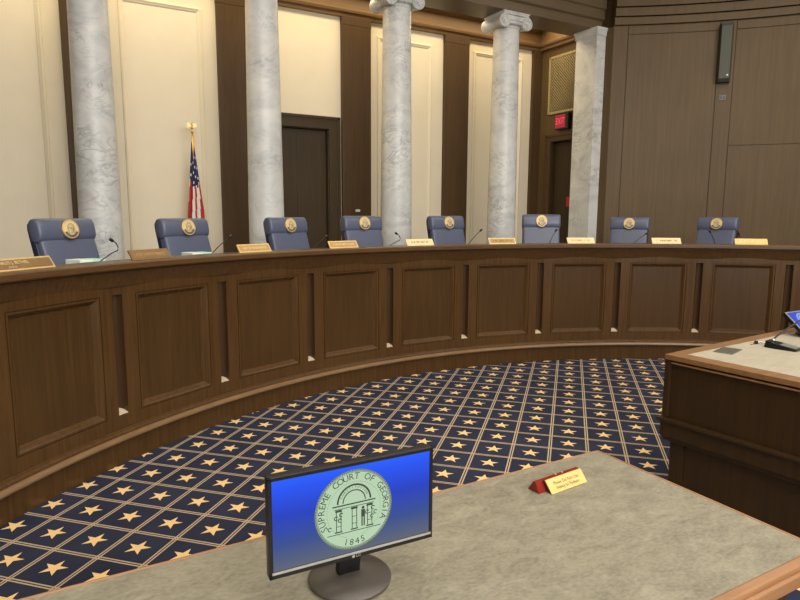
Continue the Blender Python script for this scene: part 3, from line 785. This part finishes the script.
# lattice grille over the end door
t = thing('lattice_grille', 'gold lattice grille on the wooden wall above the exit sign', 'grille', (5.31, 5.635, 3.66))
b = MB(); GW, GH = 0.9, 1.04
b.box((-0.012, -GW/2, 0), (-0.001, GW/2, GH), W['lattice_back']); b.build('backing', t)
b = MB()
for y0, y1, z0, z1 in ((-GW/2-0.02, -GW/2+0.025, -0.02, GH+0.02), (GW/2-0.025, GW/2+0.02, -0.02, GH+0.02), (-GW/2, GW/2, -0.02, 0.025), (-GW/2, GW/2, GH-0.025, GH+0.02)):
    b.box((-0.035, y0, z0), (-0.001, y1, z1), W['lattice'], bev=0.004)
b.build('frame', t)
b = MB(); st = 0.056
def clip(p, q):
    # clip segment to grille rectangle
    (y0, z0), (y1, z1) = p, q; ta_, tb_ = 0, 1
    for P_, D_, lo, hi in ((y0, y1-y0, -GW/2, GW/2), (z0, z1-z0, 0, GH)):
        if abs(D_) < 1e-9: continue
        a, c = (lo-P_)/D_, (hi-P_)/D_
        if a > c: a, c = c, a
        ta_, tb_ = max(ta_, a), min(tb_, c)
    if ta_ >= tb_: return None
    return ((y0+(y1-y0)*ta_, z0+(z1-z0)*ta_), (y0+(y1-y0)*tb_, z0+(z1-z0)*tb_))
for sg in (1, -1):
    for i in range(-40, 41):
        c = clip((i*st-3, -3*sg+GH/2), (i*st+3, 3*sg+GH/2))
        if c: b.tube([(-0.02-0.004*sg, c[0][0], c[0][1]), (-0.02-0.004*sg, c[1][0], c[1][1])], 0.008, W['lattice'], 4)
b.build('lattice', t)
# exit sign
t = thing('exit_sign', 'black exit sign box with glowing red face above the right door', 'exit sign', (5.31, 5.66, 3.345))
b = MB(); b.box((-0.09, -0.18, -0.02), (-0.001, 0.17, 0.27), W['black'], bev=0.008); b.build('housing', t)
b = MB(); b.box((-0.094, -0.105, 0.005), (-0.089, 0.16, 0.245), W['exit_face']); b.build('face', t)
b = MB(); vs, fs = text_geo('EXIT', 0.17)
b.add(vs, fs, W['exit_letter'], False, Matrix.Translation((-0.0955, 0.0275, 0.125)) @ Matrix.Rotation(-PI/2, 4, 'Z') @ Matrix.Rotation(PI/2, 4, 'X') @ Matrix.Scale(0.66, 4, (1, 0, 0)))
b.build('lettering', t, fix=False)
# red notice on that door
b = MB(); b.box((5.375, 5.44, 1.87), (5.388, 5.6, 2.06), W['redsign'], bev=0.003); tag(b.build('door_notice'), 'small red notice on the right door beside the square pilaster', 'notice')

# loudspeaker and socket on the curved wall
P = pol(0.7895, 8.925, 3.89)
t = thing('wall_loudspeaker', 'tall narrow grey loudspeaker high on the curved wooden wall', 'loudspeaker', P, -0.94)
b = MB(); w = 0.105
b.loft([[(-w, -0.02, z0), (-w*0.72, -d, z0+dz), (w*0.72, -d, z0+dz), (w, -0.02, z0)] for z0, d, dz in ((0.05, 0.03, 0.0), (0.0, 0.10, 0.0), (0.05, 0.165, 0.0), (0.87, 0.165, 0.0), (0.93, 0.12, 0.0), (0.93, 0.03, 0))], W['speaker'], False); b.build('cabinet', t)
b = MB(); b.box((-0.04, -0.02, 0.3), (0.04, -0.001, 0.6), W['black']); b.build('bracket', t)
b = MB(); b.box((0.035, -0.171, 0.085), (0.06, -0.163, 0.11), W['silver'], bev=0.002); tag(b.build('badge', t), 'small silver badge')
P = pol(0.7905, 8.925, 3.62)
t = thing('wall_socket', 'small dark socket plate on the curved wall below the loudspeaker', 'wall socket', P, -0.7905)
b = MB(); b.box((-0.055, -0.008, 0), (0.055, -0.0005, 0.08), W['grey_plastic'], bev=0.002); b.build('plate', t)
for x in (-0.025, 0.025):
    b = MB(); b.box((x-0.017, -0.012, 0.02), (x+0.017, -0.007, 0.06), W['black'], bev=0.002); b.build('outlet', t)

# ------------------------------------------------------------------ near desk
DX0, DX1, DY0, DY1, DTOP = -4.0, -1.335, -2.362, -1.470, 0.72
t = thing('attorney_desk', 'large near desk with grey laminate top and cherry edge, monitor on it', 'desk', ((DX0+DX1)/2, (DY0+DY1)/2, 0))
o = Vector(t.location); T = Matrix.Translation(-o); e = 0.034
b = MB(); b.box((DX0+e*0.4, DY0+e*0.9, DTOP-0.03), (DX1-e*0.4, DY1-e*0.4, DTOP), W['lam'], T); b.build('tabletop', t)
b = MB()
def edging(x0, y0, x1, y1, out):
    b.box((x0, y0, DTOP-0.045), (x1, y1, DTOP+0.0015), W['edge'], T, bev=0.006)
edging(DX0, DY1-e*0.42, DX1, DY1, 1); edging(DX1-e*0.42, DY0, DX1, DY1, 1); edging(DX0, DY0, DX1, DY0+e*0.95, 1); edging(DX0, DY0, DX0+e*0.42, DY1, 1)
b.box((DX0+0.0, DY0-0.016, DTOP-0.05), (DX1+0.0, DY0+0.002, DTOP-0.012), W['edge'], T, bev=0.006)
b.box((DX0-0.004, DY1-0.003, DTOP-0.045), (DX1+0.006, DY1+0.006, DTOP-0.014), W['edge'], T, bev=0.004)
b.box((DX1-0.003, DY0, DTOP-0.045), (DX1+0.006, DY1+0.006, DTOP-0.014), W['edge'], T, bev=0.004)
b.build('edge_banding', t)
b = MB(); b.box((DX0+0.05, DY1-0.09, 0.002), (DX1-0.05, DY1-0.05, DTOP-0.03), W['desk'], T); b.build('modesty_panel', t)
for x in (DX0+0.08, DX1-0.08):
    b = MB(); b.box((x-0.03, DY0+0.08, 0.002), (x+0.03, DY1-0.09, DTOP-0.03), W['desk'], T, bev=0.004); b.build('end_panel', t)

# monitor
MW, MH = 0.46, 0.263
MC = Vector((-2.6351, -1.844, 0.936))
t = thing('desktop_monitor', 'black flat monitor on the near desk showing a court seal on blue', 'monitor', (0, 0, DTOP+0.0016))
t.location = (-2.633, -1.800, DTOP+0.0016); t.rotation_euler = (0, 0, -0.0375)
cz = 0.936-DTOP-0.0016; fy = -0.044                          # screen centre height and front plane in local y
b = MB()
b.box((-MW/2, fy+0.004, cz-MH/2), (MW/2, fy+0.03, cz+MH/2), W['black'], bev=0.004)
b.box((-MW/2+0.05, fy+0.03, cz-MH/2+0.03), (MW/2-0.05, fy+0.05, cz+MH/2-0.04), W['black'], bev=0.01); b.build('housing', t)
b = MB(); bz = 0.010; bb = 0.018
x0, x1, z0, z1 = -MW/2, MW/2, cz-MH/2, cz+MH/2
for a, c, d, g in ((x0, x0+bz, z0, z1), (x1-bz, x1, z0, z1), (x0, x1, z1-bz, z1), (x0, x1, z0, z0+bb)):
    b.box((a, fy, d), (c, fy+0.006, g), W['black'], bev=0.0012)
bez = b.build('bezel', t)
b = MB(); b.box((x0+0.006, fy-0.003, z0+bb-0.006), (x1-0.006, fy+0.001, z0+bb), W['silver'], bev=0.001); tag(b.build('trim_strip', bez), 'thin silver strip')
b = MB(); vs, fs = text_geo('LG', 0.011)
b.add(vs, fs, W['silver'], False, Tm((0.006, fy-0.0008, z0+0.0058), (PI/2, 0, 0)))
disc(b, 0.0042, 0, W['silver'], Tm((-0.008, fy-0.0008, z0+0.0058), (PI/2, 0, 0)), 20); b.build('logo', bez, fix=False)
scz = (z0+bb+z1-bz)/2; hw, hh = MW/2-bz, (z1-bz-z0-bb)/2
b = MB(); b.box((-hw, -0.0005, -hh), (hw, 0.002, hh), W['scr']); s_ = b.build('screen', t, (0, fy+0.003, scz))
T = Tm((-0.004, -0.0008, -0.001), (PI/2, 0, 0)); R = 0.108
b = MB(); disc(b, R, 0.0, W['scr_rim'], T, 72)
for k in range(90):
    a = 2*PI*k/90; disc(b, R*0.012, 0.0001, W['scr_line'], T, 6, 0, 0, 2*PI, R*0.978*math.cos(a), R*0.978*math.sin(a))
disc(b, R*0.955, 0.0002, W['scr_seal'], T, 72); disc(b, R*0.945, 0.0003, W['scr_line'], T, 72, R*0.935)
for k in range(84):
    a = 2*PI*k/84
    if PI*1.42 < a < PI*1.58: continue
    disc(b, R*0.009, 0.0004, W['scr_line'], T, 6, 0, 0, 2*PI, R*0.70*math.cos(a), R*0.70*math.sin(a))
arc_text(b, 'SUPREME COURT OF GEORGIA', R*0.83, R*0.23, PI/2, PI*1.27, W['scr_line'], 0.0004, T)
arc_text(b, '1845', R*0.83, R*0.23, -PI/2, PI*0.17, W['scr_line'], 0.0004, T, True)
TT = T @ Matrix.Translation((0, R*0.09, 0)); emblem(b, R*1.12, None, W['scr_line'], TT, 0.0004)
arc_text(b, 'CONSTITUTION', R*0.36, R*0.085, PI/2, PI*0.72, W['scr_line'], 0.0004, T @ Matrix.Translation((0, R*0.20, 0)))
b.build('seal', s_, fix=False)
b = MB()
b.loft([[(-0.03, 0.004, 0.012), (0.03, 0.004, 0.012), (0.03, 0.03, 0.012), (-0.03, 0.03, 0.012)], [(-0.03, -0.014, cz-MH/2+0.03), (0.03, -0.014, cz-MH/2+0.03), (0.03, 0.012, cz-MH/2+0.03), (-0.03, 0.012, cz-MH/2+0.03)]], W['black'], False)
b.build('neck', t)
b = MB(); b.lathe([(0.103, 0.0002), (0.111, 0.002), (0.112, 0.007), (0.109, 0.0105), (0.02, 0.0135)], W['grey_plastic'], 64); b.build('stand_base', t)

# desk sign: wooden bar with a gold plate standing against it
t = thing('desk_sign', 'red wooden desk sign holder with gold text plate near the desk corner', 'desk sign', (-1.712, -1.63, DTOP+0.0016), 0.085); t.scale = (0.86, 0.86, 0.86)
b = MB(); b.loft([[(x, -0.028, 0), (x, -0.006, 0.042), (x, 0.006, 0.042), (x, 0.034, 0)] for x in (-0.148, 0.118)], W['mahogany'], False); b.build('holder', t)
b = MB(); b.loft([[(x, -0.062, 0), (x, -0.059, 0.0), (x, -0.018, 0.045), (x, -0.024, 0.045)] for x in (-0.108, 0.112)], W['plate'], False); pl = b.build('plate', t)
b = MB(); b.loft([[(x, -0.0585, 0.0003), (x, -0.0185, 0.0435), (x, 0.0, 0.035), (x, -0.01, 0.0003)] for x in (-0.106, 0.110)], W['mahogany_dark'], False); b.build('plate_block', t)
b = MB(); th = math.atan2(0.045, 0.038)
for s_, dz in (('Please Do Not Use', 0.0385), ('Nancy to Podium', 0.0185)):
    vs, fs = text_geo(s_, 0.0195); b.add(vs, fs, W['letter_dark'], False, Tm((0.002, -0.0625, 0), (th, 0, 0)) @ Matrix.Translation((0, dz, 0.0006)))
b.build('lettering', pl, fix=False)
for x in (-0.02, 0.02):
    b = MB(); b.lathe([(0.004, 0), (0.004, 0.003), (0.002, 0.004)], W['silver'], 10, Tm((x, 0.0, 0.042))); b.build('screw', t)

# ------------------------------------------------------------------ clerk's desk on the right
RA = math.radians(4.2); RT = 0.88
RD = Vector((-0.13, -0.872, 0))
t = thing('clerk_desk', 'dark walnut desk at right with pale inlaid top, stepped base and ledge', 'desk', RD, RA)
LX, LY = 2.0, -2.3
b = MB(); bw = 0.105
for lo, hi in (((-0.004, LY, RT-0.03), (bw, 0, RT)), ((LX-bw, LY, RT-0.03), (LX, 0, RT)), ((bw, -bw*0.75, RT-0.03), (LX-bw, 0.004, RT)), ((bw, LY, RT-0.03), (LX-bw, LY+bw, RT))):
    b.box(lo, hi, W['edge2'], bev=0.002)
b.build('top_border', t)
b = MB(); b.box((bw, LY+bw, RT-0.03), (LX-bw, -bw*0.75, RT-0.0008), W['lam2']); b.build('top_inlay', t)
b = MB()
b.box((0.02, LY+0.02, 0.47), (LX-0.02, -0.02, RT-0.03), W['desk'], bev=0.003)
b.build('body', t)
b = MB()
for z0, z1, e in ((RT-0.052, RT-0.042, 0.004),):
    b.box((-0.001, LY, z0), (0.019, 0.0-0.04, z1), W['edge2'], bev=0.002)  # pale strip stands for the light reflected in the gap under the top
b.box((0.0, -0.035, 0.5), (0.03, -0.001, RT-0.03), W['desk'], bev=0.002)
b.build('bead_sheen', t)
b = MB(); b.box((-0.022, LY-0.02, 0.472), (LX+0.02, 0.022, 0.492), W['desk'], bev=0.006)
b.box((-0.004, LY, 0.375), (LX, 0.004, 0.473), W['desk'], bev=0.006)
b.box((0.01, LY+0.01, 0.35), (LX-0.01, -0.01, 0.378), W['desk'], bev=0.004); b.build('ledge', t)
b = MB(); b.box((0.055, LY+0.05, 0.002), (LX-0.05, -0.05, 0.36), W['desk'])
b.box((0.045, -0.13, 0.002), (0.075, -0.042, 0.352), W['desk'], bev=0.003); b.build('plinth', t)
# grille in the top
t = thing('cable_grille', 'grey slotted cable plate set in the pale desk top', 'cable plate', (0.29, -0.995, RT), RA+0.2)
b = MB(); b.box((-0.1, -0.055, -0.0006), (0.1, 0.055, 0.002), W['cable_plate'], bev=0.0008); b.build('plate', t)
b = MB()
for k in range(7): b.box((-0.075, -0.045+k*0.0143, 0.002), (0.075, -0.039+k*0.0143, 0.003), W['grey_plastic'])
b.build('slots', t)
# conference microphone
t = thing('desk_microphone', 'black desktop microphone with sloped keyed base on the right desk', 'microphone', (0.655, -1.115, RT), 0.15)
b = MB(); b.loft([[(-0.05, -0.1, 0.0002), (0.05, -0.1, 0.0002), (0.05, -0.1, 0.012), (-0.05, -0.1, 0.014)], [(-0.055, 0.02, 0.0002), (0.055, 0.02, 0.0002), (0.05, 0.02, 0.03), (-0.05, 0.02, 0.03)], [(-0.045, 0.085, 0.0002), (0.045, 0.085, 0.0002), (0.035, 0.08, 0.042), (-0.035, 0.08, 0.042)]], W['black'], False); b.build('base', t)
b = MB(); b.box((-0.036, -0.09, 0.0), (0.036, 0.0, 0.004), W['steel'], Tm((0, 0, 0.0255), (0.15, 0, 0)), bev=0.001); b.build('key_panel', t)
b = MB(); b.lathe([(0.012, 0.0), (0.012, 0.012), (0.008, 0.018)], W['chrome'], 14, Tm((0.0, 0.05, 0.036))); b.build('collar', t)
b = MB(); b.tube([(0, 0.05, 0.05), (0.03, 0.045, 0.065), (0.10, 0.025, 0.10), (0.2, -0.01, 0.15), (0.3, -0.05, 0.2)], 0.0055, W['black'], 8); b.build('gooseneck', t)
b = MB(); b.tube([(0.295, -0.048, 0.197), (0.31, -0.054, 0.205), (0.34, -0.066, 0.22)], [0.008, 0.012, 0.009], W['black'], 10); b.build('capsule', t)
# clip
t = thing('cable_clip', 'small metal cable clip lying on the pale desk top beside the microphone base', 'clip', (0.655, -0.955, RT))
b = MB(); b.lathe([(0.012, 0.0002), (0.012, 0.016), (0.008, 0.02)], W['black'], 14); b.build('button', t)
b = MB(); b.tube([(0, 0, 0.006), (0.03, -0.01, 0.012), (0.04, -0.05, 0.006), (0.02, -0.07, 0.004)], 0.003, W['chrome'], 6); b.tube([(-0.005, 0, 0.005), (-0.06, -0.005, 0.005)], 0.004, W['brass'], 6); b.build('wire', t)
# tilted touch screen
t = thing('touch_screen', 'small tilted screen showing a pale seal on blue at the right edge', 'monitor', (1.30, -0.97, RT), 0.0)
b = MB(); b.lathe([(0.1, 0.0002), (0.1, 0.008), (0.04, 0.014), (0.03, 0.02)], W['black'], 28); b.build('stand_base', t)
b = MB(); b.tube([(0, 0, 0.014), (0, 0.002, 0.03), (0, 0.025, 0.055), (0, 0.045, 0.085)], [0.03, 0.028, 0.024, 0.018], W['black'], 12); b.build('neck', t)
Ts = Tm((0, 0.03, 0.09), (-0.85, 0, 0))                      # screen plane, faces -y and up
b = MB(); b.box((-0.175, 0.0, -0.1), (0.175, 0.025, 0.1), W['black'], Ts, bev=0.004)
b.box((-0.175, -0.003, -0.1), (0.175, 0.001, 0.1), W['silver'], Ts, bev=0.001); b.build('housing', t)
b = MB(); b.box((-0.165, -0.0045, -0.09), (0.165, -0.0025, 0.092), W['scr2'], Ts); s_ = b.build('screen', t)
b = MB(); disc(b, 0.08, 0, W['scr2_seal'], Ts @ Tm((-0.035, -0.0048, 0.0), (PI/2, 0, 0)), 40); disc(b, 0.066, 0.0004, W['scr2'], Ts @ Tm((-0.035, -0.0048, 0), (PI/2, 0, 0)), 40, 0.062); b.build('seal', s_, fix=False)

# ------------------------------------------------------------------ lights
def area(name, loc, rot, sx, sy, e, col):
    l = bpy.data.lights.new(name, 'AREA'); l.shape = 'RECTANGLE'; l.size = sx; l.size_y = sy; l.energy = e; l.color = col
    o = bpy.data.objects.new(name, l); C.objects.link(o); o.location = loc; o.rotation_euler = rot; return o
area('ceiling_and_wash_light', (-0.5, -2.0, 5.95), (0, 0, 0), 7, 6, 400, (1.0, 0.92, 0.80))
area('ceiling_and_wash_light', (3.5, -6.5, 5.95), (0, 0, 0), 5, 5, 180, (1.0, 0.95, 0.88))
area('ceiling_and_wash_light', (5.2, 0.3, 5.95), (0, 0, 0), 1.2, 3.0, 70, (1.0, 0.93, 0.82))  # added wash lamp to lighten the upper curved wall, no known fixture
area('window_light', (-2.5, -9.7, 4.2), (PI/2, 0, 0), 10, 2.8, 860, (0.99, 0.985, 0.97))
area('cove_light', (0.3, 5.85, 5.30), (-0.25, 0, 0), 9.5, 0.35, 120, (1.0, 0.80, 0.48))
w = bpy.data.worlds.new('World'); sc.world = w; w.use_nodes = True
w.node_tree.nodes['Background'].inputs[0].default_value = (1.0, 0.95, 0.88, 1); w.node_tree.nodes['Background'].inputs[1].default_value = 0.3

# ------------------------------------------------------------------ camera
cam = bpy.data.cameras.new('Camera'); co = bpy.data.objects.new('Camera', cam); C.objects.link(co)
cam.sensor_width = 36; cam.lens = 609.347/800*36; cam.clip_start = 0.05
r = Vector((0.87076, -0.49167, 0.00536)); u = Vector((0.06332, 0.12295, 0.99039)); f = Vector((0.48761, 0.86206, -0.13819))
Mc = Matrix((( r.x, u.x, -f.x, -3.27147), (r.y, u.y, -f.y, -3.19544), (r.z, u.z, -f.z, 1.69536), (0, 0, 0, 1)))
co.matrix_world = Mc
sc.camera = co
vs_ = sc.view_settings
vs_.view_transform = 'Standard'; vs_.look = 'None'; vs_.exposure = 0.0; vs_.gamma = 1; vs_.use_curve_mapping = False
